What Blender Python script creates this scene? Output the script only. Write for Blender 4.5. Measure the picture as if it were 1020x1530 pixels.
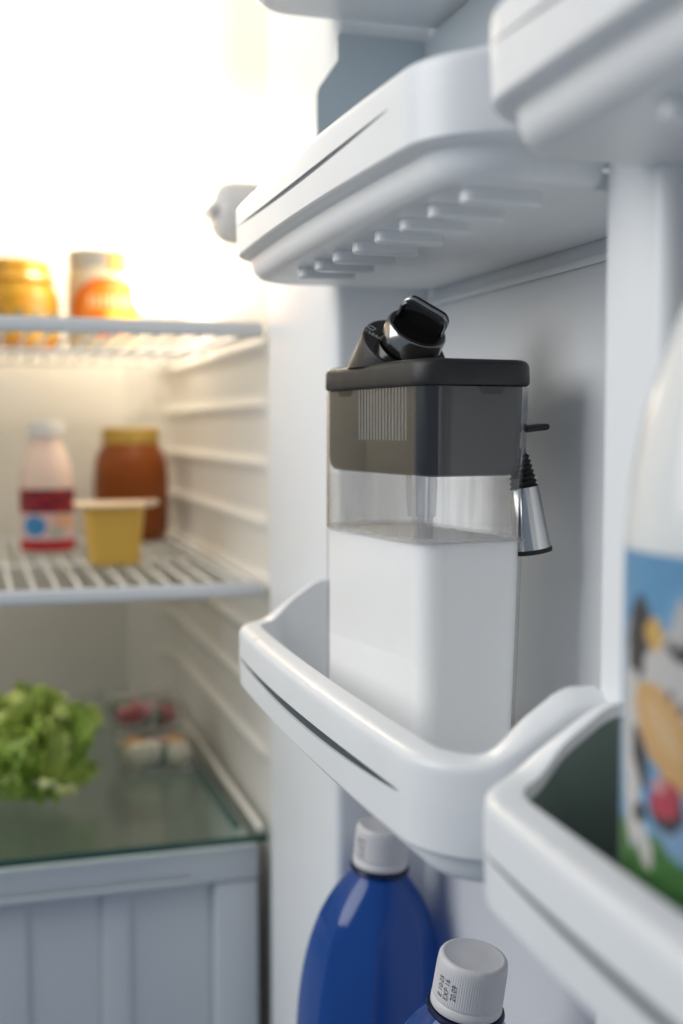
import bpy, bmesh, math, random
from mathutils import Vector, Matrix
random.seed(7)
R = math.radians
for o in list(bpy.data.objects): bpy.data.objects.remove(o)
scene = bpy.context.scene
COL = scene.collection

# ------------------------------------------------------------------ camera
YAW, PITCH = 17.0, math.degrees(math.atan(125/1800))
cam_d = bpy.data.cameras.new('camera'); cam = bpy.data.objects.new('camera', cam_d); COL.objects.link(cam)
cam.location = (0, 0, 0); cam.rotation_euler = (R(90-PITCH), 0, R(-YAW))
cam_d.sensor_fit = 'VERTICAL'; cam_d.sensor_height = 36; cam_d.sensor_width = 24; cam_d.lens = 42.35
cam_d.clip_start = .01; cam_d.clip_end = 50
cam_d.dof.use_dof = True; cam_d.dof.focus_distance = .515; cam_d.dof.aperture_fstop = 4.7
scene.camera = cam
# ------------------------------------------------------------------ world + lamps
w = bpy.data.worlds.new('World'); scene.world = w; w.use_nodes = True
bg = w.node_tree.nodes['Background']; bg.inputs[0].default_value = (.64, .77, .94, 1); bg.inputs[1].default_value = .265
def area(name, loc, target, size, sy, power, color):
    l = bpy.data.lights.new(name, 'AREA'); l.shape = 'RECTANGLE'; l.size = size; l.size_y = sy; l.energy = power; l.color = color
    o = bpy.data.objects.new(name, l); COL.objects.link(o); o.location = loc
    o.rotation_euler = (Vector(target)-Vector(loc)).to_track_quat('-Z', 'Y').to_euler(); return o
area('room_window_light', (-.85, .62, .55), (.15, .62, .10), .85, 1.0, 6.9, (1, .99, .97)).data.spread = R(130)  # added key lamp out of view on the left, brightens the door
pl = bpy.data.lights.new('fridge_lamp_light', 'POINT'); pl.energy = 1.8; pl.shadow_soft_size = .03; pl.color = (1, .905, .74)
po = bpy.data.objects.new('fridge_lamp_light', pl); COL.objects.link(po); po.location = (.140, 1.235, .285)
scene.view_settings.view_transform = 'Standard'; scene.view_settings.look = 'None'
scene.view_settings.exposure = 0; scene.view_settings.gamma = 1
scene.cycles.use_denoising = True
scene.cycles.max_bounces = 10; scene.cycles.transparent_max_bounces = 16; scene.cycles.diffuse_bounces = 6

# ------------------------------------------------------------------ materials
def sock(b, *names):
    for n in names:
        if n in b.inputs: return b.inputs[n]
def pbr(name, col, rough=.4, metal=0, trans=0, ior=1.45, coat=0, sss=0, var=0, vscale=30, bump=0, bscale=400, emit=None, estr=0, spec=.5, rvar=0, alpha=1):
    m = bpy.data.materials.new(name); m.use_nodes = True; nt = m.node_tree; b = nt.nodes['Principled BSDF']
    b.inputs['Base Color'].default_value = (*col, 1); b.inputs['Roughness'].default_value = rough; b.inputs['Metallic'].default_value = metal
    b.inputs['IOR'].default_value = ior; b.inputs['Transmission Weight'].default_value = trans; b.inputs['Coat Weight'].default_value = coat
    b.inputs['Specular IOR Level'].default_value = spec; b.inputs['Alpha'].default_value = alpha
    if sss:
        b.inputs['Subsurface Weight'].default_value = sss; b.inputs['Subsurface Radius'].default_value = (.012, .010, .008); b.inputs['Subsurface Scale'].default_value = 1
    if emit: b.inputs['Emission Color'].default_value = (*emit, 1); b.inputs['Emission Strength'].default_value = estr
    if var or bump or rvar:
        tc = nt.nodes.new('ShaderNodeTexCoord')
    if var:
        n = nt.nodes.new('ShaderNodeTexNoise'); n.inputs['Scale'].default_value = vscale; n.inputs['Detail'].default_value = 5
        nt.links.new(tc.outputs['Object'], n.inputs['Vector'])
        mx = nt.nodes.new('ShaderNodeMix'); mx.data_type = 'RGBA'
        mx.inputs[6].default_value = (*[c*(1-var) for c in col], 1); mx.inputs[7].default_value = (*[min(1, c*(1+var)) for c in col], 1)
        nt.links.new(n.outputs[0], mx.inputs[0]); nt.links.new(mx.outputs[2], b.inputs['Base Color'])
    if rvar:
        n = nt.nodes.new('ShaderNodeTexNoise'); n.inputs['Scale'].default_value = vscale*1.7; n.inputs['Detail'].default_value = 6
        nt.links.new(tc.outputs['Object'], n.inputs['Vector'])
        mr = nt.nodes.new('ShaderNodeMapRange'); mr.inputs[3].default_value = max(.02, rough-rvar); mr.inputs[4].default_value = rough+rvar
        nt.links.new(n.outputs[0], mr.inputs[0]); nt.links.new(mr.outputs[0], b.inputs['Roughness'])
    if bump:
        n = nt.nodes.new('ShaderNodeTexNoise'); n.inputs['Scale'].default_value = bscale; n.inputs['Detail'].default_value = 3
        nt.links.new(tc.outputs['Object'], n.inputs['Vector'])
        bp = nt.nodes.new('ShaderNodeBump'); bp.inputs['Strength'].default_value = bump; bp.inputs['Distance'].default_value = .0006
        nt.links.new(n.outputs[0], bp.inputs['Height']); nt.links.new(bp.outputs[0], b.inputs['Normal'])
    return m
def clear(name, tint=(1, 1, 1), ior=1.45, rough=.03, film=0, filmcol=(.9, .88, .88), band=None):
    """thin-walled clear plastic: straight transmission with a Fresnel gloss"""
    m = bpy.data.materials.new(name); m.use_nodes = True; nt = m.node_tree; nt.nodes.clear()
    out = nt.nodes.new('ShaderNodeOutputMaterial'); mix = nt.nodes.new('ShaderNodeMixShader')
    tr = nt.nodes.new('ShaderNodeBsdfTransparent'); gl = nt.nodes.new('ShaderNodeBsdfGlossy'); fr = nt.nodes.new('ShaderNodeMapRange'); lw = nt.nodes.new('ShaderNodeLayerWeight'); pw = nt.nodes.new('ShaderNodeMath')
    tr.inputs[0].default_value = (*tint, 1); gl.inputs['Roughness'].default_value = rough; lw.inputs[0].default_value = .5; pw.operation = 'POWER'; pw.inputs[1].default_value = 5; f0 = ((ior-1)/(ior+1))**2
    fr.inputs[3].default_value = f0; fr.inputs[4].default_value = 1; nt.links.new(lw.outputs['Facing'], pw.inputs[0]); nt.links.new(pw.outputs[0], fr.inputs[0])
    nt.links.new(fr.outputs[0], mix.inputs[0]); nt.links.new(gl.outputs[0], mix.inputs[2])
    if film:
        df = nt.nodes.new('ShaderNodeBsdfDiffuse'); df.inputs[0].default_value = (*filmcol, 1)
        m2 = nt.nodes.new('ShaderNodeMixShader'); n = nt.nodes.new('ShaderNodeTexNoise'); tc = nt.nodes.new('ShaderNodeTexCoord')
        mp = nt.nodes.new('ShaderNodeMapping'); mp.inputs['Scale'].default_value = (110, 110, 22)
        nt.links.new(tc.outputs['Object'], mp.inputs[0]); nt.links.new(mp.outputs[0], n.inputs['Vector']); n.inputs['Scale'].default_value = 1
        mr = nt.nodes.new('ShaderNodeMapRange'); mr.inputs[1].default_value = .35; mr.inputs[2].default_value = .75; mr.inputs[4].default_value = film
        nt.links.new(n.outputs[0], mr.inputs[0])
        if band:
            sx = nt.nodes.new('ShaderNodeSeparateXYZ'); nt.links.new(tc.outputs['Object'], sx.inputs[0])
            m3 = nt.nodes.new('ShaderNodeMapRange'); m3.inputs[1].default_value = band[0]; m3.inputs[2].default_value = band[1]; m3.inputs[3].default_value = .75; m3.inputs[4].default_value = 0
            nt.links.new(sx.outputs[2], m3.inputs[0]); ad = nt.nodes.new('ShaderNodeMath'); ad.use_clamp = True
            nt.links.new(mr.outputs[0], ad.inputs[0]); nt.links.new(m3.outputs[0], ad.inputs[1]); nt.links.new(ad.outputs[0], m2.inputs[0])
        else: nt.links.new(mr.outputs[0], m2.inputs[0])
        nt.links.new(tr.outputs[0], m2.inputs[1]); nt.links.new(df.outputs[0], m2.inputs[2]); nt.links.new(m2.outputs[0], mix.inputs[1])
    else:
        nt.links.new(tr.outputs[0], mix.inputs[1])
    nt.links.new(mix.outputs[0], out.inputs[0]); return m
def print_mat(name, rough=.35):
    m = pbr(name, (1, 1, 1), rough); nt = m.node_tree; a = nt.nodes.new('ShaderNodeAttribute'); a.attribute_name = 'print'
    nt.links.new(a.outputs['Color'], nt.nodes['Principled BSDF'].inputs['Base Color']); return m
M = dict(
    door=pbr('door_liner_plastic', (.80, .82, .84), .36, var=.015, vscale=9, bump=.12, bscale=900, rvar=.06),
    bin=pbr('bin_plastic', (.82, .835, .85), .33, var=.03, vscale=22, bump=.12, bscale=1100, rvar=.10),
    liner=pbr('cabinet_liner', (.81, .785, .735), .4, var=.015, vscale=8),
    lining=pbr('dark_green_lining', (.12, .17, .15), .5),  # shade of the bin cavity put into a colour
    bluegrey=pbr('blue_grey_plastic', (.55, .61, .655), .35, var=.02, vscale=10),
    slate=pbr('groove_slate', (.055, .075, .09), .5),  # groove shade as colour, darker for the lower bins
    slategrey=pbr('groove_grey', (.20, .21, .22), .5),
    wire=pbr('white_coated_wire', (.83, .84, .84), .3),
    gasket=pbr('gasket_rubber', (.55, .56, .57), .6),
    lid=pbr('black_lid_plastic', (.022, .022, .023), .42, bump=.25, bscale=2500, rvar=.14, vscale=60),
    insert=pbr('dark_insert_plastic', (.020, .021, .023), .40, spec=.35, rvar=.05, vscale=40),
    gloss=pbr('black_gloss_plastic', (.010, .009, .009), .09, coat=.3, rvar=.03, vscale=60),
    dial=pbr('smoked_chrome', (.46, .44, .42), .18, metal=1, rvar=.05, vscale=70),
    grey=pbr('satin_grey_trim', (.42, .42, .43), .3, metal=.7),
    steel=pbr('brushed_steel', (.66, .66, .66), .22, metal=1, rvar=.08, vscale=90),
    rubber=pbr('black_rubber', (.012, .012, .013), .5),
    clear=pbr('clear_carafe_plastic', (1, 1, 1), .015, trans=1, ior=1.49),
    tube=clear('clear_tube_plastic', (.90, .90, .91), film=.2),
    wetwall=clear('wetted_carafe_wall', (.99, .99, .99), ior=1.49, rough=.03),
    residue=clear('milk_residue_film', (1, 1, 1), ior=1.02, film=.26, filmcol=(.84, .82, .82), band=(.0996, .1022)),
    milk=pbr('milk', (.95, .95, .94), .35, sss=.5),
    tick=pbr('moulded_line', (.72, .74, .76), .3),
    blue=pbr('blue_bottle_plastic', (.02, .125, .52), .12, trans=.6, ior=1.34, coat=.3, rvar=.05),
    bluedark=pbr('dark_blue_neck_ring', (.006, .012, .05), .2),
    cap=pbr('white_screw_cap', (.66, .65, .66), .42, bump=.1, bscale=1500),
    ink=pbr('black_ink', (.07, .07, .08), .6),
    white_ink=pbr('white_ink', (.7, .7, .7), .5),
    milkbottle=pbr('milk_bottle_plastic', (.80, .81, .79), .25, sss=.3, coat=.2),
    prt=print_mat('printed_label'),
    glass=None,
    drawer=pbr('drawer_plastic', (.66, .69, .72), .28, var=.03, vscale=6),
    honey=pbr('honey', (.25, .060, .006), .36, spec=.35),
    gold=pbr('gold_lid', (.58, .40, .10), .58, metal=.5),
    cup=pbr('yellow_cup', (.75, .46, .08), .35, sss=.2),
    foil=pbr('foil_lid', (.85, .66, .45), .35),
    pink=pbr('pink_drink', (.93, .72, .62), .25, sss=.25, coat=.2),
    offwhite=pbr('white_lid', (.86, .85, .83), .4),
    cream=pbr('cream_jar', (.62, .54, .40), .2, coat=.3),
    yjar=pbr('yellow_jar', (.62, .33, .03), .25, coat=.3),
    jarlid=pbr('grey_jar_lid', (.42, .40, .36), .35, metal=.4),
    glow=pbr('lamp_cover_glow', (1, .95, .85), .4, emit=(1, .89, .72), estr=7.5),
    housing=pbr('lamp_housing', (.78, .77, .74), .4),
    knob=pbr('grey_knob', (.74, .73, .72), .4),
    leafa=pbr('lettuce_light', (.66, .76, .20), .45, sss=.1, var=.3, vscale=60),
    leafb=pbr('lettuce_green', (.46, .64, .12), .45, sss=.1, var=.35, vscale=60),
    leafc=pbr('lettuce_pale', (.74, .78, .38), .45, sss=.1, var=.2, vscale=60),
    tray=clear('pack_film', (.95, .95, .95), rough=.06, film=.30),
    ham=pbr('red_slice', (.36, .04, .045), .35, var=.3, vscale=80),
    herb=pbr('dark_green_leaf', (.05, .11, .03), .4, var=.3, vscale=80),
    pale=pbr('pale_filling', (.78, .74, .58), .4, var=.1, vscale=80),
    orange=pbr('orange_strip', (.72, .36, .05), .4),
)
M['glass'] = clear('green_glass', (.90, .96, .93), ior=1.5, rough=.02)
M['glassedge'] = pbr('glass_edge', (.03, .09, .075), .15)

# ------------------------------------------------------------------ helpers
BASE = {}
def thing(name, label, cat, loc, group=None):
    o = bpy.data.objects.new(name, None); COL.objects.link(o); o.location = loc; o.empty_display_size = .02
    o['label'] = label; o['category'] = cat
    if group: o['group'] = group
    BASE[o] = Vector(loc); return o
def mk(name, V, F, mat, parent=None, angle=32, smooth=True, label=None):
    b = BASE.get(parent, Vector((0, 0, 0)))
    me = bpy.data.meshes.new(name); me.from_pydata([tuple(Vector(v)-b) for v in V], [], F); me.update()
    bm = bmesh.new(); bm.from_mesh(me); bmesh.ops.recalc_face_normals(bm, faces=bm.faces); bm.to_mesh(me); bm.free()
    if smooth:
        me.shade_smooth(); me.set_sharp_from_angle(angle=R(angle))
    me.materials.append(mat)
    o = bpy.data.objects.new(name, me); COL.objects.link(o)
    if parent: o.parent = parent
    BASE[o] = b
    if label: o['label'] = label
    return o
def tag(o, label, cat, group=None):
    o['label'] = label; o['category'] = cat
    if group: o['group'] = group
    return o
def copy_tree(o, parent=None, shift=(0, 0, 0)):
    c = o.copy(); COL.objects.link(c); c.parent = parent
    if parent is None: c.location = o.location + Vector(shift); BASE[c] = Vector(c.location)
    else: BASE[c] = BASE[parent]
    for ch in list(o.children): copy_tree(ch, c)
    return c
def loft(rings, cap0=True, cap1=True, close=False):
    n = len(rings[0]); V = [v for r in rings for v in r]; F = []
    m = len(rings)
    for i in range(m if close else m-1):
        a, b = i*n, ((i+1) % m)*n
        for j in range(n):
            k = (j+1) % n; F.append((a+j, a+k, b+k, b+j))
    if not close:
        if cap0: F.append(tuple(range(n))[::-1])
        if cap1: F.append(tuple((m-1)*n+j for j in range(n)))
    return V, F
def rr(a0, a1, b0, b1, r, n=6):
    P = []
    for (cx, cy, s) in ((a1-r, b1-r, 0), (a0+r, b1-r, 90), (a0+r, b0+r, 180), (a1-r, b0+r, 270)):
        for i in range(n+1):
            t = R(s+90*i/n); P.append((cx+r*math.cos(t), cy+r*math.sin(t)))
    return P
def rbox(lo, hi, r=.002, n=3):
    """rounded box: all edges softened"""
    x0, y0, z0 = lo; x1, y1, z1 = hi; rings = []
    for k in range(n+1):
        t = R(90*k/n); i = r*(1-math.sin(t)); rings.append((i, z0+r*(1-math.cos(t))))
    for k in range(n+1):
        t = R(90*k/n); i = r*(1-math.cos(t)); rings.append((i, z1-r*(1-math.sin(t))))
    return loft([[(p[0], p[1], z) for p in rr(x0+i, x1-i, y0+i, y1-i, max(r-i*.5, r*.5), 3)] for i, z in rings])
def lathe(prof, c, n=48, axis=None, rfun=None):
    rings = []
    if axis is None: M3 = Matrix.Identity(3)
    else: M3 = Vector(axis).to_track_quat('Z', 'Y').to_matrix()
    for (r, z) in prof:
        ring = []
        for j in range(n):
            t = 2*math.pi*j/n; q = r*(rfun(t, z) if rfun else 1)
            ring.append(Vector(c)+M3 @ Vector((q*math.cos(t), q*math.sin(t), z)))
        rings.append(ring)
    return loft(rings)
def tube(pts, r, n=8):
    rings = []
    for i, p in enumerate(pts):
        p = Vector(p); d = Vector(pts[min(i+1, len(pts)-1)])-Vector(pts[max(i-1, 0)])
        q = d.to_track_quat('Z', 'Y').to_matrix()
        rings.append([p+q @ Vector((r*math.cos(2*math.pi*j/n), r*math.sin(2*math.pi*j/n), 0)) for j in range(n)])
    return loft(rings)
def merge(*parts):
    V, F = [], []
    for v, f in parts:
        k = len(V); V += list(v); F += [tuple(i+k for i in q) for q in f]
    return V, F
def printed(name, pos, nu, nv, colour, parent, mat=None):
    """open sheet following pos(u,v) whose flat print is colour(u,v)"""
    V = [pos(i/nu, j/nv) for j in range(nv+1) for i in range(nu+1)]
    F = [(j*(nu+1)+i, j*(nu+1)+i+1, (j+1)*(nu+1)+i+1, (j+1)*(nu+1)+i) for j in range(nv) for i in range(nu)]
    o = mk(name, V, F, mat or M['prt'], parent, angle=60)
    at = o.data.color_attributes.new('print', 'FLOAT_COLOR', 'POINT')
    for j in range(nv+1):
        for i in range(nu+1): at.data[j*(nu+1)+i].color = (*colour(i/nu, j/nv), 1)
    return o
def text_mesh(s, size):
    cu = bpy.data.curves.new('t', 'FONT'); cu.body = s; cu.size = size; cu.align_x = 'CENTER'; cu.resolution_u = 2
    o = bpy.data.objects.new('t', cu); COL.objects.link(o); dg = bpy.context.evaluated_depsgraph_get(); dg.update()
    me = bpy.data.meshes.new_from_object(o.evaluated_get(dg)); V = [v.co.copy() for v in me.vertices]; F = [tuple(p.vertices) for p in me.polygons]
    bpy.data.objects.remove(o); bpy.data.curves.remove(cu); bpy.data.meshes.remove(me); return V, F
def sstep(t): t = max(0, min(1, t)); return t*t*(3-2*t)

# ------------------------------------------------------------------ refrigerator cabinet (front plane Y=.86)
WX, FY, BY, LXW, TZ, BZ = .2114, .862, 1.36, -.36, .42, -.62
cab = thing('refrigerator', 'white refrigerator standing open, lit from inside, its door swung wide', 'refrigerator', (-.07, 1.1, BZ))
mk('back_wall', *rbox((LXW-.03, BY, BZ), (WX+.03, BY+.03, TZ+.03), .002), M['liner'], cab)
# right wall: one extruded section with rounded shelf guides, and a broad fillet into the back wall
def rib_prof(z, zs):
    d = 0
    for c in zs:
        t = (z-c)
        if -.010 < t < .006:
            d = max(d, .0048*(sstep((t+.010)/.010) if t < 0 else 1-sstep(t/.006)))
    return d
zs = [.0625-.0445*k for k in range(8)]
rows = []
z = BZ
while z < TZ+.001:
    rows.append(z); z += .0025
V, F = [], []
ys = [FY, FY+.012, FY+.024, FY+.04, 1.1, BY-.05, BY-.038, BY-.024, BY-.011, BY-.003, BY+.0005]
fil = {5: 0, 6: .003, 7: .010, 8: .022, 9: .037, 10: .05}
for zz in rows:
    d = rib_prof(zz, zs)
    for i, y in enumerate(ys):
        k = (0, 0, .4, 1, 1, 1, .7, .3, 0, 0, 0)[i]
        V.append((WX-d*k-fil.get(i, 0), y, zz))
n = len(ys)
for a in range(len(rows)-1):
    for i in range(n-1): F.append((a*n+i, a*n+i+1, (a+1)*n+i+1, (a+1)*n+i))
mk('side_wall', V, F, M['liner'], cab, angle=50)
mk('outer_side', *rbox((WX+.0006, FY+.001, BZ), (WX+.045, BY-.001, TZ), .002), M['liner'], cab)
mk('side_wall', *rbox((LXW-.03, FY, BZ), (LXW, BY-.001, TZ), .004), M['liner'], cab)
mk('ceiling', *rbox((LXW-.03, FY, TZ+.0005), (WX+.03, BY-.001, TZ+.03), .004), M['liner'], cab)
mk('floor', *rbox((LXW-.03, FY, BZ-.03), (WX+.03, BY-.001, BZ-.0005), .004), M['liner'], cab)
mk('front_trim', *rbox((WX-.004, FY-.006, BZ), (WX+.045, FY-.0005, TZ+.03), .0025), M['door'], cab)
# lamp housing on the right wall
lh = mk('lamp_housing', *rbox((.2053, 1.09, .122), (WX+.004, 1.20, .198), .002, 2), M['housing'], cab)
mk('lamp_cover', *rbox((.154, 1.08, .112), (.205, 1.21, .208), .016, 6), M['glow'], lh)
kc = Vector((WX-.013, .93, .166))
kb = mk('thermostat_knob', *lathe([(.001, -.012), (.0240, -.012), (.0240, .002), (.0228, .009), (.0195, .0145), (.013, .018), (.001, .0195)], kc, 60, axis=(-1, 0, 0), rfun=lambda t, z: 1+.012*math.cos(20*t)), M['knob'], cab)
mk('knob_grip', *rbox((kc.x-.0245, kc.y-.018, kc.z-.004), (kc.x-.019, kc.y+.018, kc.z+.004), .0015), M['knob'], kb)

# ------------------------------------------------------------------ refrigerator door, opened square to the cabinet
XR, XP = .200, .257
DZ0, DZ1 = -.62, .46
door = mk('door', *rbox((XP, -.05, DZ0), (XP+.03, .836, DZ1), .002), M['door'], cab)
door['label'] = 'open door with white moulded inner panel'
def rail(y0, y1, nm='rail'):
    V, F = loft([[(p[0], p[1], z) for p in rr(XR, XP+.01, y0, y1, .006, 5)] for z in (DZ0+.001, DZ1-.001)])
    return mk(nm, V, F, M['door'], door)
rail(.667, .832); rail(.3226, .361); rail(-.045, -.018)
mk('gasket', *rbox((XR+.006, .8365, DZ0), (XR+.030, .8555, DZ1), .004), M['gasket'], door)
def bracket(y0, y1, z0, z1):
    X0 = .188
    prof = [(XR+.001, z0), (X0+.001, z0), (X0, z0+.001), (X0, z1-.010), (X0+.002, z1-.007), (XR-.002, z1), (XR+.001, z1+.001)]
    V, F = loft([[(x, y, z) for x, z in prof] for y in (y0, y0+.001, y1-.001, y1)])
    mk('bin_bracket', V, F, M['door'], door)
bracket(.347, .3605, .098, .150); bracket(.324, .338, .098, .150)
for z in (.0735,):
    mk('ledge', *rbox((XP-.0032, .3612, z-.0035), (XP-.0005, .6668, z), .001), M['door'], door)
    mk('ledge', *rbox((XP-.0032, -.0178, z-.0035), (XP-.0005, .3224, z), .001), M['door'], door)
mk('ledge', *rbox((XP-.006, .3612, -.166), (XP-.0005, .6668, -.160), .0015), M['door'], door)

# ------------------------------------------------------------------ door bins
XF, BOW, RC = .140, .005, .032
def ramp(t):
    t = max(0, min(1.2, t)); f = (t*t/.7 if t < .35 else .175+t-.35)/.825
    return f if f < .93 else .93+.07*sstep((f-.93)/.14)*1.0
INNER = {}
def make_bin(y0, y1, z0, label, slit, ribs, inlay, EX=0):
    root = thing('door_bin', label, 'door bin', ((XF+XP)/2, (y0+y1)/2, z0), 'bins on the refrigerator door')
    mid, half = (y0+y1)/2, (y1-y0)/2
    P = []
    for i in range(9): P.append((XR-(XR-XF-RC)*i/9, y0))
    for i in range(15):
        t = R(90*i/14); P.append((XF+RC-RC*math.sin(t), y0+RC-RC*math.cos(t)))
    N = 110
    for i in range(1, N): P.append((XF, y0+RC+(y1-y0-2*RC)*i/N))
    for i in range(15):
        t = R(90*i/14); P.append((XF+RC-RC*math.cos(t), y1-RC+RC*math.sin(t)))
    for i in range(8, -1, -1): P.append((XR-(XR-XF-RC)*i/9, y1))
    P = [(x-BOW*(1-((y-mid)/half)**2), y) for x, y in P]
    NRM = []
    for i in range(len(P)):
        a, b = P[max(i-1, 0)], P[min(i+1, len(P)-1)]; d = Vector((b[0]-a[0], b[1]-a[1])).normalized()
        NRM.append((d.y, -d.x))         # inward: to the right of travel
    ys0, ys1, zn, zm, zf, SW = slit
    def sl(y):
        t = (y-(y0+ys0))/(ys1-ys0)
        if t <= 0 or t >= 1: tt = max(0, min(1, t)); return (zn if tt == 0 else zf), 0
        zc = zn*(1-t)*(1-2*t)+4*zm*t*(1-t)+zf*t*(2*t-1)
        return zc, math.sin(math.pi*t**.8)**.8
    rowsf = []
    V = []
    for i, (x, y) in enumerate(P):
        nx, ny = NRM[i]; rise = .022*ramp((x-(XF+.010))/(XR-XF-.022))
        zc, hw = sl(y)
        rows = [(.0160, .0055, 0), (.0140, .0075, 0), (.0132, .012, 0), (.0128, .022, .4), (.0122, .0375, 1), (.0120, .0394, 1), (.0115, .0399, 1), (.0100, .0400, 1),
                (.0055, .0397, .96), (.0026, .0393, .90), (.0013, .0387, .88), (.0004, .0376, .87), (.0001, .0360, .85), (0, .0340, .80),
                (0, zc+.0013*hw*SW+.00008, 0), (.0055*hw, zc+.0012*hw*SW, 0), (.0055*hw, zc-.0009*hw*SW, 0), (0, zc-.0010*hw*SW-.00008, 0),
                (.0006, .0132, 0), (.0016, .0122, 0), (.0036, .0118, 0), (.0062, .0116, 0), (.0076, .0108, 0), (.0080, .0092, 0), (.0084, .0065, 0), (.0098, .0034, 0), (.0124, .0011, 0), (.0150, .0002, 0), (.0180, 0, 0)]
        rows = [(o, z+(EX if (q > 2 and q < 14) else 0), wt) for q, (o, z, wt) in enumerate(rows)]
        rowsf = rows
        for (o, z, wt) in rows: V.append((x+nx*o, y+ny*o, z0+z+rise*wt))
    m = len(rowsf); F = []
    for i in range(len(P)-1):
        for j in range(m-1): F.append((i*m+j, i*m+j+1, (i+1)*m+j+1, (i+1)*m+j))
    F.append(tuple(range(m))); F.append(tuple((len(P)-1)*m+j for j in range(m))[::-1])
    # tray floor (top and underside) running back to the door panel
    k = len(V); last = (len(P)-1)*m
    xb = XP-.0005
    V += [(xb, y0+.0160, z0+.0055), (xb, y1-.0160, z0+.0055), (xb, y0+.0180, z0), (xb, y1-.0180, z0)]
    F.append(tuple(i*m for i in range(len(P)))+(k+1, k))
    F.append(tuple(i*m+m-1 for i in range(len(P)-1, -1, -1))+(k+2, k+3))
    F += [(0, k, k+2, m-1), (last, last+m-1, k+3, k+1), (k, k+1, k+3, k+2)]
    body = mk('body', V, F, M['bin'], root, angle=38)
    INNER[root] = (P, NRM, z0, EX)
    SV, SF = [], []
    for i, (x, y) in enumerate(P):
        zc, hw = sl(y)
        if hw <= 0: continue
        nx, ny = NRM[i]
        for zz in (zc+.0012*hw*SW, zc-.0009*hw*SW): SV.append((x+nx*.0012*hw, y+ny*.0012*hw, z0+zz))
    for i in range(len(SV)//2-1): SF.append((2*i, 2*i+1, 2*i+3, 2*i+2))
    mk('groove_inlay', SV, SF, inlay, body)  # dark strip added to paint the shade inside the groove
    if ribs:
        for q in range(8):
            yy = y0+.030+.0300*q
            rv = []
            for (h, ins) in ((-.0050, .0012), (-.0047, .0005), (-.0041, 0), (.0008, 0)):
                rv.append([(p[0]+(p[1]-yy)*.12, p[1], z0+h) for p in rr(.158+ins, .188-ins, yy-.0048+ins, yy+.0048-ins, max(.0046-ins, .001), 6)])
            V, F = loft(rv, True, True); mk('rib', V, F, M['bin'], root)
    return root
Y0, Y1 = .3505, .675
lower = make_bin(Y0, Y1, -.154, 'white door bin with wavy rim holding the milk carafe', (.034, .308, .0290, .0262, .0285, 2.0), False, M['slate'], .005)
upper = make_bin(Y0, Y1, .080, 'white door bin above the milk carafe, its ribbed underside showing', (.045, .305, .0285, .0250, .0290, 1.0), True, M['slategrey'])
def insert_wall(root, y0, y1):
    prof = [(.1885, .0865), (.188, .088), (.188, .186), (.189, .190), (.1985, .2035), (.2000, .206), (.2000, .219), (.2015, .221), (.2545, .221), (.2545, .0865)]
    V, F = loft([[(x, y, z) for x, z in prof] for y in (y1-.0045, y1-.0040, y1-.0005, y1)])
    mk('end_panel', V, F, M['bluegrey'], root)
    V, F = loft([[(x, y, z) for x, z in prof] for y in (y0, y0+.0005, y0+.0040, y0+.0045)])
    mk('end_panel', V, F, M['bluegrey'], root)
    mk('back_panel', *rbox((.2515, y0+.0046, .0865), (.2545, y1-.0046, .221), .001), M['bluegrey'], root)
insert_wall(upper, .3622, .6662)
SH = Y1-.348
nl = copy_tree(lower, None, (.004, -SH, 0)); nl['label'] = 'nearest white door bin holding the bottle with the cow label'
# dark green sheet added to paint the shade inside the nearest bin
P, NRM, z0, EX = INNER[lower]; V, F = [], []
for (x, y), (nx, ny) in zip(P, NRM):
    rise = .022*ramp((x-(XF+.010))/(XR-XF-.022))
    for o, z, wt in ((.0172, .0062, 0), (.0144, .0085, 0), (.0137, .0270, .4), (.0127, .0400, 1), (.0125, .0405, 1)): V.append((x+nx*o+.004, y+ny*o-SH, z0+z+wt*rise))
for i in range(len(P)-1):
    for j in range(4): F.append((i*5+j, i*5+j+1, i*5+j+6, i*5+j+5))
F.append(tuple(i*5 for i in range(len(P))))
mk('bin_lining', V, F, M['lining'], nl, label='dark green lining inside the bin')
nu = copy_tree(upper, None, (.004, -SH, 0)); [bpy.data.objects.remove(o) for o in list(nu.children) if o.name.startswith(('end_panel', 'back_panel'))]
nu['label'] = 'blurred white door bin at the upper right, closest to the camera'
tb = copy_tree(upper, None, (0, 0, .147)); [bpy.data.objects.remove(o) for o in list(tb.children) if o.name.startswith(('end_panel', 'back_panel'))]
tb['label'] = 'white door shelf cut off by the top edge of the photo'
bb = copy_tree(lower, None, (0, 0, -.403)); bb['label'] = 'low white door bin carrying the blue bottles'

# ------------------------------------------------------------------ milk carafe
C0 = Vector((.1775, .465, 0)); PSI = R(7.2)
d1 = Vector((-math.sin(PSI), math.cos(PSI), 0)); d2 = Vector((math.cos(PSI), math.sin(PSI), 0))
L1, L2 = .1095, .0560
CB, MT, IB, LB, LT = -.1482, -.0483, -.0205, .0180, .0292
def cw(a, b, z): return C0+d1*a+d2*b+Vector((0, 0, z))
car = thing('milk_carafe', 'clear plastic milk carafe with black lid and dial standing in the door bin', 'milk carafe', cw(L1/2, L2/2, CB))
def cring(z, ins, r=.0115, n=10):
    t = (LB-z)/(LB-CB); tap = .0062*t     # the far-right side draws in towards the bottom
    rad = max(r-ins, .0008)
    return [cw(a, b, z) for a, b in rr(ins, L1-ins, ins, L2-ins-tap, rad, n)]
zr = [CB+.005+(MT-.0006-CB-.005)*k/4 for k in range(1, 5)]+[MT-.0003]+[MT+(LB-.0004-MT)*k/3 for k in range(1, 4)]
outer = [cring(CB, .006), cring(CB+.0006, .003), cring(CB+.0025, .0008), cring(CB+.005, 0)]+[cring(z, 0) for z in zr]
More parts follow.
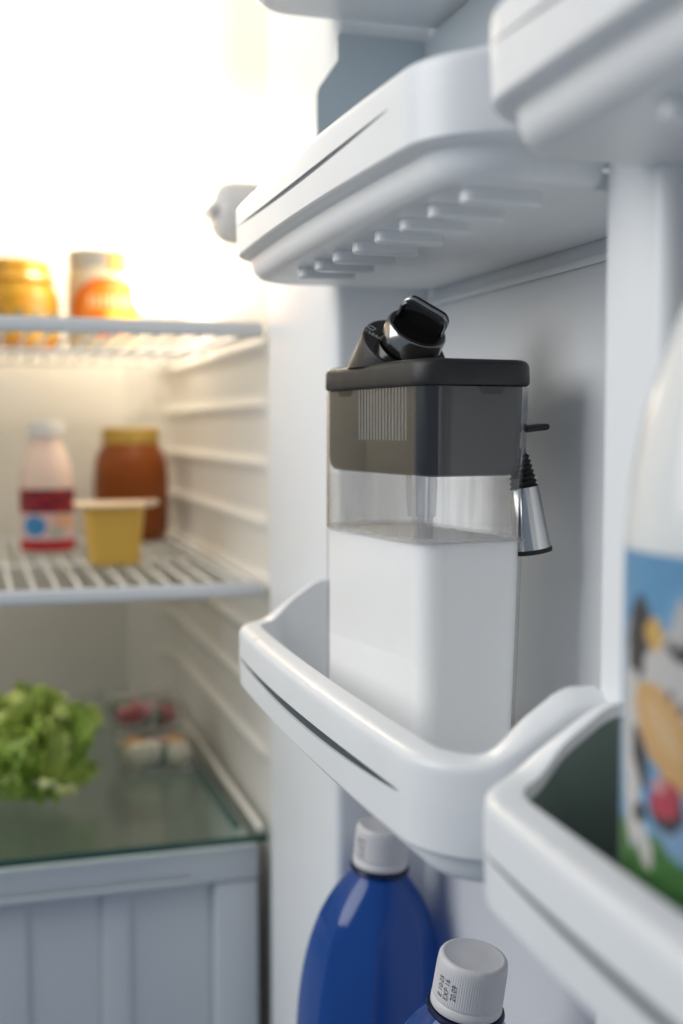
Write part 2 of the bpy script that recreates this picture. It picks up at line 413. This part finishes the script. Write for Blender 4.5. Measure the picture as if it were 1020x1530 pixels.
inner = [cring(z, .0020) for z in zr[::-1]]+[cring(CB+.0025, .004)]
con = mk('container', *loft(outer+inner), M['clear'], car, angle=50)
con.data.materials.append(M['wetwall'])
for p in con.data.polygons:
    if p.center.z+BASE[car].z < MT-.0002: p.material_index = 1      # wall wetted by the milk
mr_ = [cring(CB+.0030, .0050), cring(CB+.0045, .0016)]+[cring(CB+.0045+(MT-CB-.0045)*k/6, .0016) for k in range(1, 7)]
mr_ += [cring(MT-.0004, .0032), cring(MT-.0008, .0050), cring(MT-.0009, .012)]
mk('milk', *loft(mr_), M['milk'], car, angle=60)
ins = mk('lid_insert', *loft([cring(IB, .0085), cring(IB+.0008, .0050), cring(IB+.003, .0034), cring(IB+.006, .0028), cring(LB-.0002, .0026)]), M['insert'], car)
lidr = [(LB, .0006), (LB+.0006, -.0002), (LB+.0016, -.0006), (LT-.0030, -.0004), (LT-.0014, .0002), (LT-.0004, .0014), (LT, .0030), (LT+.0003, .012)]
def lring(z, i): return [cw(a, b, z) for a, b in rr(i, L1-i, i, L2-i, max(.0120-i, .002), 10)]
mk('lid', *loft([lring(z, i) for z, i in lidr]), M['lid'], car)
# moulded lines on the long side
parts = []
for k in range(16):
    a = .0185+.0031*k
    v, f = loft([[cw(a-.00028, .0030, z), cw(a+.00028, .0030, z), cw(a+.0001, .0022, z), cw(a-.0001, .0022, z)] for z in (-.0052, LB-.0004)]); parts.append((v, f))
mk('ridges', *merge(*parts), M['tick'], ins)
# small tabs below the lid
for a, b in ((.080, .0019),):
    mk('tab', *loft([[cw(a-.008+i, b, z), cw(a+.008-i, b, z), cw(a+.008-i, b+.0015, z), cw(a-.008+i, b+.0015, z)] for z, i in ((LB-.0032, .002), (LB-.0002, 0))]), M['lid'], ins)
mk('tab', *loft([[cw(.0019, .027+i, z), cw(.0019, .040-i, z), cw(.0034, .040-i, z), cw(.0034, .027+i, z)] for z, i in ((LB-.0036, .002), (LB-.0002, 0))]), M['lid'], ins)
rv = [cring(MT-.0002+(IB-.001-MT)*k/8, .0021) for k in range(9)]
mk('milk_residue', *loft(rv, False, False), M['residue'], car, angle=60)
bub = []
for k in range(46):
    e = random.uniform(0, 1); rb = random.uniform(.0004, .0012)
    if random.random() < .65: a_, b_ = .0045+random.random()**2*.004, .006+e*(L2-.016)
    else: a_, b_ = .006+e*(L1-.012), .0045+random.random()**2*.004
    bub.append(lathe([(rb*.3, -rb*.5), (rb, 0), (rb*.8, rb*.6), (rb*.2, rb*.95)], cw(a_, b_, MT-.0006), 10))
mk('bubbles', *merge(*bub), M['milk'], car, angle=80)['kind'] = 'stuff'
# intake tube hanging into the milk
tc = cw(.036, .019, 0)
mk('intake_tube', *lathe([(.0062, IB+.001), (.0066, IB-.004), (.0062, IB-.012), (.0058, IB-.0185), (.0045, IB-.019), (.0042, IB-.04), (.0040, MT-.03)], tc, 24), M['tube'], car)
# dial on a slanted boss
rt = Vector((math.cos(R(YAW)), -math.sin(R(YAW)), 0)); vw = -Vector((math.sin(R(YAW)), math.cos(R(YAW)), 0)); up = Vector((0, 0, 1))
ax = (rt*.34+up*.74+vw*.58).normalized()
bc = cw(.056, .0200, .0372)
V, F = lathe([(.0205, -.0012), (.0205, -.0011), (.0202, -.0003), (.0195, 0), (.012, .0001)], bc, 64, axis=ax)
for j in range(64):
    V[j] = V[j]-ax*((V[j].z-(LT-.0012))/ax.z)      # the boss ends on the lid
mk('dial_boss', V, F, M['lid'], car)
mk('boss_plate', *lathe([(.0192, -.0008), (.0192, .0003), (.006, .00035)], bc, 64, axis=ax), M['gloss'], car)
dc = bc+ax*.0004+rt*.0018+up*.0004
dial = mk('dial', *lathe([(.0142, 0), (.0144, .0005), (.0142, .0092), (.0138, .0099), (.0131, .0102), (.005, .0103)], dc, 64, axis=ax), M['dial'], car)
mk('dial_top', *lathe([(.0133, .0092), (.0133, .0105), (.0129, .0108), (.004, .0109)], dc, 64, axis=ax), M['gloss'], dial)
# finger grip: a rounded loop standing across the dial
e1 = (rt*.80-up*.58+vw*.10); e1 = (e1-ax*e1.dot(ax)).normalized()     # along the grip
e2 = ax.cross(e1).normalized()
if e2.dot(vw) < 0: e2 = -e2
g0 = dc+ax*.0095-e2*.0002
def fin(u0, u1, h, r, off0, off1, hole=None, n=8):
    def pt(u, v, o): return g0+e1*u+ax*v+e2*o
    def outline(ins):
        P = [(u1-ins, 0+ins*.0)]
        for i in range(n+1):
            t = R(90*i/n); P.append((u1-ins-(r-ins)+(r-ins)*math.cos(t), h-ins-(r-ins)+(r-ins)*math.sin(t)))
        for i in range(n+1):
            t = R(90+90*i/n); P.append((u0+ins+(r-ins)+(r-ins)*math.cos(t), h-ins-(r-ins)+(r-ins)*math.sin(t)))
        P.append((u0+ins, 0)); return P
    rings = [[pt(u, v, off0) for u, v in outline(.0008)], [pt(u, v, off0+.0006*(1 if off1 > off0 else -1)) for u, v in outline(0)],
             [pt(u, v, off1-.0006*(1 if off1 > off0 else -1)) for u, v in outline(0)], [pt(u, v, off1) for u, v in outline(.0008)]]
    if hole is None: return loft(rings)
    dep, ins2 = hole
    rings += [[pt(u, v, off1) for u, v in outline(ins2)], [pt(u, v, off1-dep) for u, v in outline(ins2+.0006)]]
    return loft(rings)
mk('grip', *fin(-.0112, .0112, .0112, .0044, -.0014, .0024, (.0020, .0014)), M['gloss'], dial)
mk('grip_band', *fin(-.0115, .0115, .0115, .0046, -.0036, -.0016), M['grey'], dial)
mk('grip_back', *fin(-.0112, .0112, .0118, .0046, -.0052, -.0038), M['gloss'], dial)
# printing on the boss plate: an arrow, the word CLEAN and a small jug sign
px_ = (-rt*.62+up*.45); px_ = (px_-ax*px_.dot(ax)).normalized()     # towards the plate's free left edge
py_ = ax.cross(px_).normalized()
def onplate(u, v): return bc+ax*.0006+px_*u+py_*v
def flat_text(s, size, c, ux, uy, nrm, name, parent, mat, lift=0):
    V, F = text_mesh(s, size)
    return mk(name, [c+ux*v.x+uy*v.y+nrm*lift for v in V], F, mat, parent, smooth=False)
tx = (rt*.66-up*.70); tx = (tx-ax*tx.dot(ax)).normalized(); ty = ax.cross(tx).normalized()
flat_text('CLEAN', .0030, onplate(.0150, .0055), tx, ty, ax, 'lettering', car, M['white_ink'])
cc = onplate(.0158, .0055)+tx*.006+ty*.0030
mk('arrow_mark', [cc, cc+tx*.0016, cc+tx*.0008+ty*.0015], [(0, 1, 2)], M['white_ink'], car, smooth=False)
cc = onplate(.0163, .0055)+ty*.0040-tx*.002
P = [(-.0018, 0), (.0014, 0), (.0018, .0024), (-.0014, .0024)]
mk('jug_mark', *merge(*[tube([cc+tx*P[i][0]+ty*P[i][1], cc+tx*P[(i+1) % 4][0]+ty*P[(i+1) % 4][1]], .00014, 4) for i in range(4)]), M['white_ink'], car)
# spout on the rear side: rubber bellows and steel tube
sa = (rt*.16-up*.98).normalized()
s0 = Vector((.2280, .480, -.0150))
s0 = s0+vw*.0
prof = []
for k in range(7): prof += [(.0036+.0003*k, -.0035+.0022*k), (.0048+.0003*k, -.0025+.0022*k)]
bell = mk('bellows', *lathe([(.003, -.006)]+prof+[(.0045, .0125)], s0, 32, axis=sa), M['rubber'], car, angle=60)
spt = mk('spout', *lathe([(.004, .0105), (.0062, .0105), (.0066, .0112), (.0080, .0385), (.0070, .0385)], s0, 40, axis=sa), M['steel'], car)
mk('spout_ring', *lathe([(.0050, .0380), (.0083, .0380), (.0084, .0390), (.0082, .0400), (.0050, .0400)], s0, 40, axis=sa), M['rubber'], spt)
lv = cw(.010, L2-.003, .0)
V, F = rbox((0, -.005, -.0014), (.0125, .005, .0014), .0012)
mk('lever', [lv+d2*v[0]+d1*v[1]+Vector((0, 0, v[2]-.0005+v[0]*.10)) for v in V], F, M['rubber'], car)

# ------------------------------------------------------------------ blue bottles
def smooth_prof(P, n=4):
    out = []
    for i in range(len(P)-1):
        p0, p1, p2, p3 = P[max(i-1, 0)], P[i], P[i+1], P[min(i+2, len(P)-1)]
        for k in range(n):
            t = k/n
            out.append(tuple(.5*(2*b+(c-a)*t+(2*a-5*b+4*c-d)*t*t+(3*b-a-3*c+d)*t**3) for a, b, c, d in zip(p0, p1, p2, p3)))
    return out+[P[-1]]
def blue_bottle(c, label, code, rot, tilt):
    x, y, top = c; zb = -.551
    t = thing('blue_bottle', label, 'bottle', (x, y, zb), 'blue bottles below the carafe')
    H = top
    prof = [(.030, zb+.001), (.036, zb+.004), (.0395, zb+.015), (.0395, H-.155), (.0405, H-.135), (.0412, H-.118), (.0408, H-.100), (.0392, H-.083), (.0362, H-.067), (.0315, H-.052), (.0252, H-.040), (.0185, H-.031), (.0146, H-.0265), (.0135, H-.0245), (.0135, H-.012)]
    def fac(a, z):
        k = 8; s = (a+rot) % (2*math.pi/k)-math.pi/k
        f = min(1, max(0, (H-.030-z)/.035)); return 1+f*.75*(math.cos(math.pi/k)/math.cos(s)-1)
    mk('body', *lathe(prof[:3]+smooth_prof(prof[3:]), (x, y, 0), 144, rfun=fac), M['blue'], t, angle=14)
    mk('neck_ring', *lathe([(.0132, H-.0265), (.0168, H-.0262), (.0172, H-.0252), (.0168, H-.0242), (.0132, H-.0238)], (x, y, 0), 64), M['bluedark'], t)
    cp = [(.0100, H-.0235), (.0153, H-.0235), (.0156, H-.0230), (.0155, H-.0198), (.0150, H-.0194), (.0150, H-.0188), (.0154, H-.0184), (.0153, H-.0170), (.0151, H-.0055), (.0150, H-.0030), (.0148, H-.0016), (.0142, H-.0006), (.0132, H-.0001), (.0124, H-.0003), (.0118, H-.0006), (.004, H-.0006)]
    def kn(a, z): return 1+(.007*math.cos(90*a) if H-.0172 < z < H-.005 else 0)
    cap = mk('cap', *lathe(cp, (x, y, 0), 540, rfun=kn), M['cap'], t, angle=50)
    for q, s in enumerate(code):
        V, F = text_mesh(s, .0036); P = []
        for v in V:
            a = R(198)+(q*.0036)/.0153-v.y/.0153
            rr_ = .01545; zz = H-.0115+v.x*.9
            P.append((x+rr_*math.cos(a), y+rr_*math.sin(a), zz))
        mk('date_code', P, F, M['ink'], cap, smooth=False)
    t.rotation_euler = (R(tilt[0]), R(tilt[1]), 0)
    return t
blue_bottle((.200, .655, -.2245), 'tall blue plastic bottle with white cap, farther of the two', ('L4 10:38', '20.09.16'), .3, (3, 3.5))
blue_bottle((.169, .508, -.2195), 'blue plastic bottle with white cap at the bottom edge, nearer of the two', ('E 10:25', 'EXP 16', '20.09'), .9, (8, 5.5))

# ------------------------------------------------------------------ milk bottle with printed cow
mbx, mby, MR = .2035, .2645, .0430
mb = thing('milk_bottle', 'white milk bottle with a printed cow, cut off by the right edge', 'bottle', (mbx, mby, -.143))
prof = [(.034, -.1432), (.040, -.1415), (.0425, -.136), (.0425, -.031), (.0420, -.024), (.0408, -.012), (.0386, .001), (.0352, .014), (.0308, .026), (.0262, .037), (.0215, .048), (.0180, .058), (.0165, .067), (.0165, .100)]
mk('body', *lathe(prof, (mbx, mby, 0), 96), M['milkbottle'], mb, angle=60)
mk('cap', *lathe([(.0185, .0985), (.0190, .0990), (.0190, .114), (.0175, .116), (.004, .1162)], (mbx, mby, 0), 120, rfun=lambda a, z: 1+.008*math.cos(60*a)), M['offwhite'], mb)
def ell(u, v, cu, cv, ru, rv, rot=0):
    c, s = math.cos(R(rot)), math.sin(R(rot)); x, y = u-cu, v-cv
    return ((x*c+y*s)/ru)**2+((-x*s+y*c)/rv)**2
def cow(u, v):
    # a: arc length in mm along the label (0 at azimuth 170 degrees, growing towards the camera), z in mm
    a = u*2*math.pi*MR*1000*200/360; z = -31-v*106
    n = math.sin(a*1.3+z*.7)*.5+math.sin(a*.5-z*1.1)*.5
    a += .35*math.sin(z*.9+a*.4); z += .35*math.sin(a*.8-z*.3)
    col = [.10+.02*n, .30+.02*n, .52]
    def put(e, c2, soft=.14):
        k = 1-sstep((e-1)/soft+.5)
        for i in range(3): col[i] = col[i]*(1-k)+c2[i]*k
    W, K, T = (.60, .57, .54), (.022, .018, .018), (.66, .38, .13)
    put(ell(a, z, 25, -47, 10, 9), (.17, .38, .58), .5)
    put(ell(a, z, 26, -98, 14, 16), (.20, .36, .56), .6)
    g = (z+104+2.5*math.sin(a*.35))/3
    put(1+g, (.03+.012*n, .16+.05*n, .010), .5)
    put(ell(a, z, 1, -78, 5.5, 30, 3), W); put(ell(a, z, 8, -104, 3.0, 8, 28), W)
    put(ell(a, z, 4.5, -53, 6, 11, -8), K); put(ell(a, z, 6, -83, 3.2, 8, 20), K); put(ell(a, z, 6.5, -97.5, 3.0, 3.0), K)
    put(ell(a, z, 21, -63, 14, 14, 10), W); put(ell(a, z, 2.5, -66, 2.8, 5), W)
    put(ell(a, z, 25, -54.5, 9, 3.0, -10), K)
    put(ell(a, z, 20.5, -47.5, 2.4, 6, -14), (.55, .53, .50)); put(ell(a, z, 11.5, -51, 3.6, 4.2, 15), (.66, .40, .09))
    put(ell(a, z, 16.5, -76, 16, 8.4, -46), T); put(ell(a, z, 15, -74, 9, 3.5, -46), (.70, .46, .22), .9)
    put(ell(a, z, 17.5, -65, 1.3, 1.4), (.12, .11, .11), .5); put(ell(a, z, 21.5, -68, 1.3, 1.4), (.12, .11, .11), .5)
    put(ell(a, z, 17, -93.5, 6, 6.4, -25), K); put(ell(a, z, 16.3, -91.5, 5, 5.2, -25), (.48, .03, .06)); put(ell(a, z, 14.5, -88.5, 2.4, 1.6), (.60, .34, .34), .6)
    return tuple(c*.86+.045 for c in col)
def cow_pos(u, v):
    a = R(160+200*u); return (mbx+MR*math.cos(a), mby+MR*math.sin(a), -.031-.106*v)
def cow_shift(u, v): return cow(u-10/200, v)
printed('label', cow_pos, 300, 220, cow_shift, mb)

# ------------------------------------------------------------------ wire shelves
def wire_shelf(z, label):
    t = thing('wire_shelf', label, 'shelf', (-.07, 1.1, z), 'white wire shelves')
    X0, X1 = LXW+.006, WX-.006
    mk('front_bar', *rbox((X0, .8640, z-.007), (X1, .8700, z+.004), .0028), M['wire'], t)
    mk('rear_bar', *tube([(X0, 1.325, z-.003), (X1, 1.325, z-.003)], .003), M['wire'], t)
    mk('cross_bar', *tube([(X0, 1.10, z-.0055), (X1, 1.10, z-.0055)], .0025), M['wire'], t)
    for x in (X0+.003, X1-.003):
        mk('side_bar', *tube([(x, .868, z-.002), (x, 1.325, z-.002)], .003), M['wire'], t)
    w0 = None; n = 33
    for k in range(n):
        x = X0+.016+(X1-X0-.032)*k/(n-1)
        if w0 is None:
            w0 = mk('wire', *tube([(x, .867, z-.001), (x, 1.33, z-.001)], .0017, 6), M['wire'], t); xx = x
        else:
            c = w0.copy(); COL.objects.link(c); c.location.x += x-xx
    return t
wire_shelf(.0735, 'upper white wire shelf carrying the two yellow labelled jars')
wire_shelf(-.117, 'lower white wire shelf carrying the pink bottle and honey jar')

# glass shelf over the drawer
gs = thing('glass_shelf', 'greenish glass shelf above the crisper drawer, lettuce lying on it', 'shelf', (-.07, 1.1, -.3045))
mk('pane', *rbox((LXW+.004, .853, -.3045), (WX-.008, 1.33, -.3000), .0008, 1), M['glass'], gs)
mk('front_edge', *rbox((LXW+.004, .8505, -.3050), (WX-.008, .8528, -.2996), .0006, 1), M['glassedge'], gs)
mk('side_strip', *rbox((WX-.030, .870, -.2998), (WX-.024, 1.32, -.2970), .001), M['glassedge'], gs)
mk('side_strip', *rbox((WX-.014, .858, -.2998), (WX-.009, 1.32, -.2955), .001), M['liner'], gs)

dr = thing('crisper_drawer', 'blue grey translucent crisper drawer below the glass shelf', 'drawer', (-.08, 1.05, -.6))
DX0, DX1 = LXW+.012, WX-.013
mk('front_panel', *rbox((DX0, .868, -.60), (DX1, .876, -.309), .003), M['drawer'], dr)
mk('front_frame', *rbox((DX0, .8585, -.336), (DX1, .8675, -.309), .003), M['drawer'], dr)
mk('front_frame', *rbox((DX1-.034, .8605, -.60), (DX1, .8675, -.3365), .003), M['drawer'], dr)
mk('ledge', *rbox((DX0, .8550, -.3335), (DX1-.05, .8583, -.3290), .0015), M['drawer'], dr)
for x0, x1 in ((.083, .103), (-.03, .030)):
    mk('rib', *rbox((x0, .8655, -.60), (x1, .8676, -.3368), .0010), M['drawer'], dr)
mk('side_panel', *rbox((DX1-.006, .8765, -.60), (DX1, 1.29, -.312), .002), M['drawer'], dr)
mk('bottom_panel', *rbox((DX0, .8765, -.60), (DX1-.0065, 1.29, -.594), .002), M['drawer'], dr)

# ------------------------------------------------------------------ food on the shelves
def jar_label(parent, c, r, z0, z1, a0, a1, fn, nu=90, nv=60):
    printed('label', lambda u, v: (c[0]+r*math.cos(R(a0+(a1-a0)*u)), c[1]+r*math.sin(R(a0+(a1-a0)*u)), z0+(z1-z0)*v), nu, nv, fn, parent)
US = .0735+.0008
# jar with white lid and orange label
c = (.128, 1.235); t = thing('spread_jar', 'cream jar with grey lid and orange label on the upper wire shelf', 'jar', (*c, US))
mk('glass_body', *lathe([(.030, US), (.0345, US+.003), (.0355, US+.010), (.0355, US+.074), (.0345, US+.080), (.0325, US+.084)], (*c, 0), 64), M['cream'], t)
mk('lid', *lathe([(.0335, US+.0825), (.0345, US+.083), (.0345, US+.094), (.0350, US+.0945), (.0350, US+.0985), (.0335, US+.1005), (.005, US+.101)], (*c, 0), 80), M['jarlid'], t)
def orange(u, v):
    col = (.62, .52, .36)
    if ell(u, v, .54, .52, .42, .40) < 1: col = (.62, .09, .005)
    if ell(u, v, .56, .52, .37, .35) < 1: col = (.72, .20, .01)
    if abs(v-.60) < .07 and .30 < u < .85 and math.sin(u*95) > -.2: col = (.90, .55, .30)
    if ell(u, v, .70, .44, .06, .07) < 1: col = (.62, .02, .01)
    if abs(v-.42) < .04 and .50 < u < .98: col = (.90, .50, .03)
    if v < .30 and v > .24 and u > .3: col = (.75, .12, .05)
    return col
jar_label(t, c, .0358, US+.006, US+.078, 190, 345, orange)
printed('seal_strip', lambda u, v: (c[0]+(.0354+.0004*(1-v))*math.cos(R(272+32*u)), c[1]+(.0354+.0004*(1-v))*math.sin(R(272+32*u)), US+.0785+.0185*v), 20, 20,
        lambda u, v: (.75, .42, .06) if ell(u, v, .65, .45, .35, .3) < 1 else (.70, .20, .02), t)
# yellow jar cut by left edge
c = (.043, 1.24); t = thing('mustard_jar', 'yellow patterned jar at the left edge of the upper wire shelf', 'jar', (*c, US))
mk('glass_body', *lathe([(.034, US), (.0410, US+.004), (.0425, US+.015), (.0425, US+.050), (.0405, US+.060), (.0360, US+.068), (.0330, US+.071)], (*c, 0), 64), M['yjar'], t)
mk('lid', *lathe([(.0350, US+.0695), (.0395, US+.0690), (.0385, US+.0720), (.0350, US+.0750), (.0345, US+.084), (.032, US+.0885), (.022, US+.0910), (.005, US+.0915)], (*c, 0), 80, rfun=lambda a, z: 1+.012*math.sin(13*a)), M['yjar'], t)
def yel(u, v):
    col = (.62, .30, .02)
    if abs(v-.62) < .12 and math.sin(u*40) > -.4: col = (.30, .24, .10)
    if abs(v-.30) < .06 and math.sin(u*70) > -.3: col = (.88, .70, .30)
    if v < .14: col = (.45, .28, .04) if math.sin(u*60) > 0 else (.62, .12, .03)
    if math.sin(u*22+v*5)*math.sin(v*16) > .75: col = (.30, .25, .03)
    return col
jar_label(t, c, .0428, US+.004, US+.052, 190, 350, yel)

LS = -.117+.0008
# pink drink bottle
c = (.066, 1.165); t = thing('yoghurt_bottle', 'pink yoghurt drink bottle with white cap on the lower wire shelf', 'bottle', (*c, LS))
mk('body', *lathe([(.020, LS), (.0240, LS+.002), (.0250, LS+.006), (.0248, LS+.056), (.0252, LS+.062), (.0235, LS+.078), (.0185, LS+.094), (.0145, LS+.103), (.0140, LS+.109)], (*c, 0), 64), M['pink'], t)
mk('cap', *lathe([(.0150, LS+.108), (.0160, LS+.1085), (.0160, LS+.121), (.0150, LS+.1225), (.004, LS+.1227)], (*c, 0), 90, rfun=lambda a, z: 1+.012*math.cos(45*a)), M['offwhite'], t)
def berry(u, v):
    col = (.80, .60, .60)
    if v > .60: col = (.16, .015, .04) if math.sin(u*23)*math.sin(v*26+u*9) > -.1 else (.45, .02, .02)
    if v < .17: col = (.55, .015, .03)
    if ell(u, v, .34, .40, .13, .17) < 1: col = (.06, .28, .62)
    if ell(u, v, .68, .47, .14, .12) < 1: col = (.82, .48, .30)
    if ell(u, v, .58, .30, .10, .10) < 1: col = (.55, .55, .50)
    return col
jar_label(t, c, .0254, LS+.003, LS+.060, 170, 370, berry)
# honey jar
c = (.157, 1.262); t = thing('honey_jar', 'large amber honey jar with golden lid on the lower wire shelf', 'jar', (*c, LS))
mk('glass_body', *lathe([(.030, LS), (.0355, LS+.003), (.038, LS+.012), (.0385, LS+.060), (.0375, LS+.078), (.034, LS+.091), (.0295, LS+.098), (.028, LS+.103)], (*c, 0), 80), M['honey'], t, angle=60)
mk('lid', *lathe([(.0288, LS+.1005), (.0296, LS+.1008), (.0296, LS+.107), (.0290, LS+.1075), (.0296, LS+.108), (.0296, LS+.1155), (.028, LS+.1170), (.005, LS+.1172)], (*c, 0), 90), M['gold'], t)
# yellow cup
c = (.114, 1.045); t = thing('dessert_cup', 'small yellow plastic cup with foil lid in front of the honey jar', 'cup', (*c, LS))
def sq(h, i, r): return [(c[0]+a, c[1]+b, LS+h) for a, b in rr(-h_w(i), h_w(i), -h_w(i), h_w(i), r, 6)]
def h_w(i): return i
mk('cup_body', *loft([sq(0, .0185, .006), sq(.002, .0205, .007), sq(.010, .0212, .007), (sq(.050, .0250, .008))]), M['cup'], t)
mk('foil_lid', *loft([sq(.0503, .0320, .010), sq(.0515, .0325, .010), sq(.0525, .0320, .010), sq(.0528, .027, .008)]), M['foil'], t)
V, F = rbox((c[0]+.024, c[1]-.034, LS+.0520), (c[0]+.035, c[1]-.024, LS+.0560), .001)
mk('peel_tab', V, F, M['foil'], t)

# lettuce
GZ = -.2996
c = Vector((.024, .985, GZ)); t = thing('lettuce', 'green frilly lettuce lying on the glass shelf', 'lettuce', tuple(c)); t.scale = (1.12, 1.12, 1.2)
leafm = []
for q in range(5):
    V, F = [], []; nu, nv = 14, 16; rnd = random.Random(q)
    ph = [rnd.uniform(0, 6) for _ in range(4)]
    for j in range(nv+1):
        for i in range(nu+1):
            u = i/nu*2-1; v = j/nv; wd = .026*math.sin(math.pi*min(1, .12+v*.80))**.8
            rf = abs(u)**2*(.3+v)
            x = wd*u*(1+.12*math.sin(v*30+ph[0])); y = .072*v*(1+.05*math.sin(u*12+ph[1]))
            zz = .014*v*(1-v)*3*(1-u*u)*.6+rf*.006*math.sin(v*26+u*7+ph[2])+.004*math.sin(u*13+v*9+ph[3])*v+.010*abs(u)*v
            V.append((x, y, zz))
    for j in range(nv):
        for i in range(nu): F.append((j*(nu+1)+i, j*(nu+1)+i+1, (j+1)*(nu+1)+i+1, (j+1)*(nu+1)+i))
    me = bpy.data.meshes.new('leaf'); me.from_pydata(V, [], F); me.update(); me.shade_smooth()
    me.materials.append(M[('leafa', 'leafb', 'leafa', 'leafc', 'leafb')[q]]); leafm.append(me)
for k in range(150):
    o = bpy.data.objects.new('leaf', leafm[k % 5]); COL.objects.link(o); o.parent = t
    th, ph = random.uniform(0, 6.28), random.uniform(.1, 1.45)
    d = Vector((math.cos(th)*math.cos(ph)*1.15, math.sin(th)*math.cos(ph), math.sin(ph)))
    s = random.uniform(.40, .78)
    base = Vector((random.uniform(-.035, .026), random.uniform(-.025, .035), random.uniform(.008, .034)))
    upv = Vector((random.uniform(-1, 1), random.uniform(-1, 1), random.uniform(.3, 1)))
    y = d.normalized(); x = y.cross(upv).normalized(); zz = x.cross(y)
    mt = Matrix((x, y, zz)).transposed().to_4x4(); mt.translation = base
    o.matrix_local = mt @ Matrix.Scale(s, 4)
    top = base+y*.072*s
    if top.z < .004: o.location.z += .006-top.z

# two film-wrapped packs
def pack(c, size, label, fill, tilt):
    t = thing('food_pack', label, 'food pack', c, 'packs on the glass shelf')
    x, y, z = c; sx, sy, sz = size
    V, F = rbox((x-sx/2, y-sy/2, z), (x+sx/2, y+sy/2, z+sz), .006, 4)
    rnd = random.Random(int(x*1000)+int(z*1e4))
    for k, mname in enumerate(fill):
        u = (k % 4+.5)/4; v = (k//4+.5)/max(1, math.ceil(len(fill)/4))
        px, py = x-sx/2+.010+(sx-.02)*u, y-sy/2+.010+(sy-.02)*v
        a = rnd.uniform(0, 3); hx, hy, hz = sx*.15*rnd.uniform(.9, 1.3), sy*.16*rnd.uniform(.9, 1.3), sz*.36
        P, G = lathe([(.3, -.95), (.8, -.6), (1, 0), (.8, .6), (.3, .95)], (0, 0, 0), 14, rfun=lambda a_, z_: 1+.12*math.sin(3*a_+k))
        P = [Vector((p.x*hx, p.y*hy, p.z*hz)) for p in P]
        P = [(px+p.x*math.cos(a)-p.y*math.sin(a), py+p.x*math.sin(a)+p.y*math.cos(a), z+sz*.47+p.z+.002*math.sin(k*2)) for p in P]
        mk('filling', P, G, M[mname], t, angle=60)
    mk('film', V, F, M['tray'], t)
    mk('tray', *rbox((x-sx/2+.001, y-sy/2+.001, z+.0006), (x+sx/2-.001, y+sy/2-.001, z+.0046), .002), M['tray'], t)
    return t
pack((.150, 1.062, GZ), (.066, .075, .030), 'clear pack of pale rolls with orange strip, lower of two packs', ('pale', 'pale', 'herb', 'pale', 'orange', 'pale', 'ham', 'orange', 'pale', 'herb', 'pale', 'pale'), 0)
pack((.146, 1.098, GZ+.0304), (.066, .070, .024), 'clear pack of red slices and green leaves, upper of two packs', ('ham', 'ham', 'herb', 'ham', 'herb', 'ham', 'ham', 'herb', 'herb', 'ham', 'herb', 'ham'), 0)
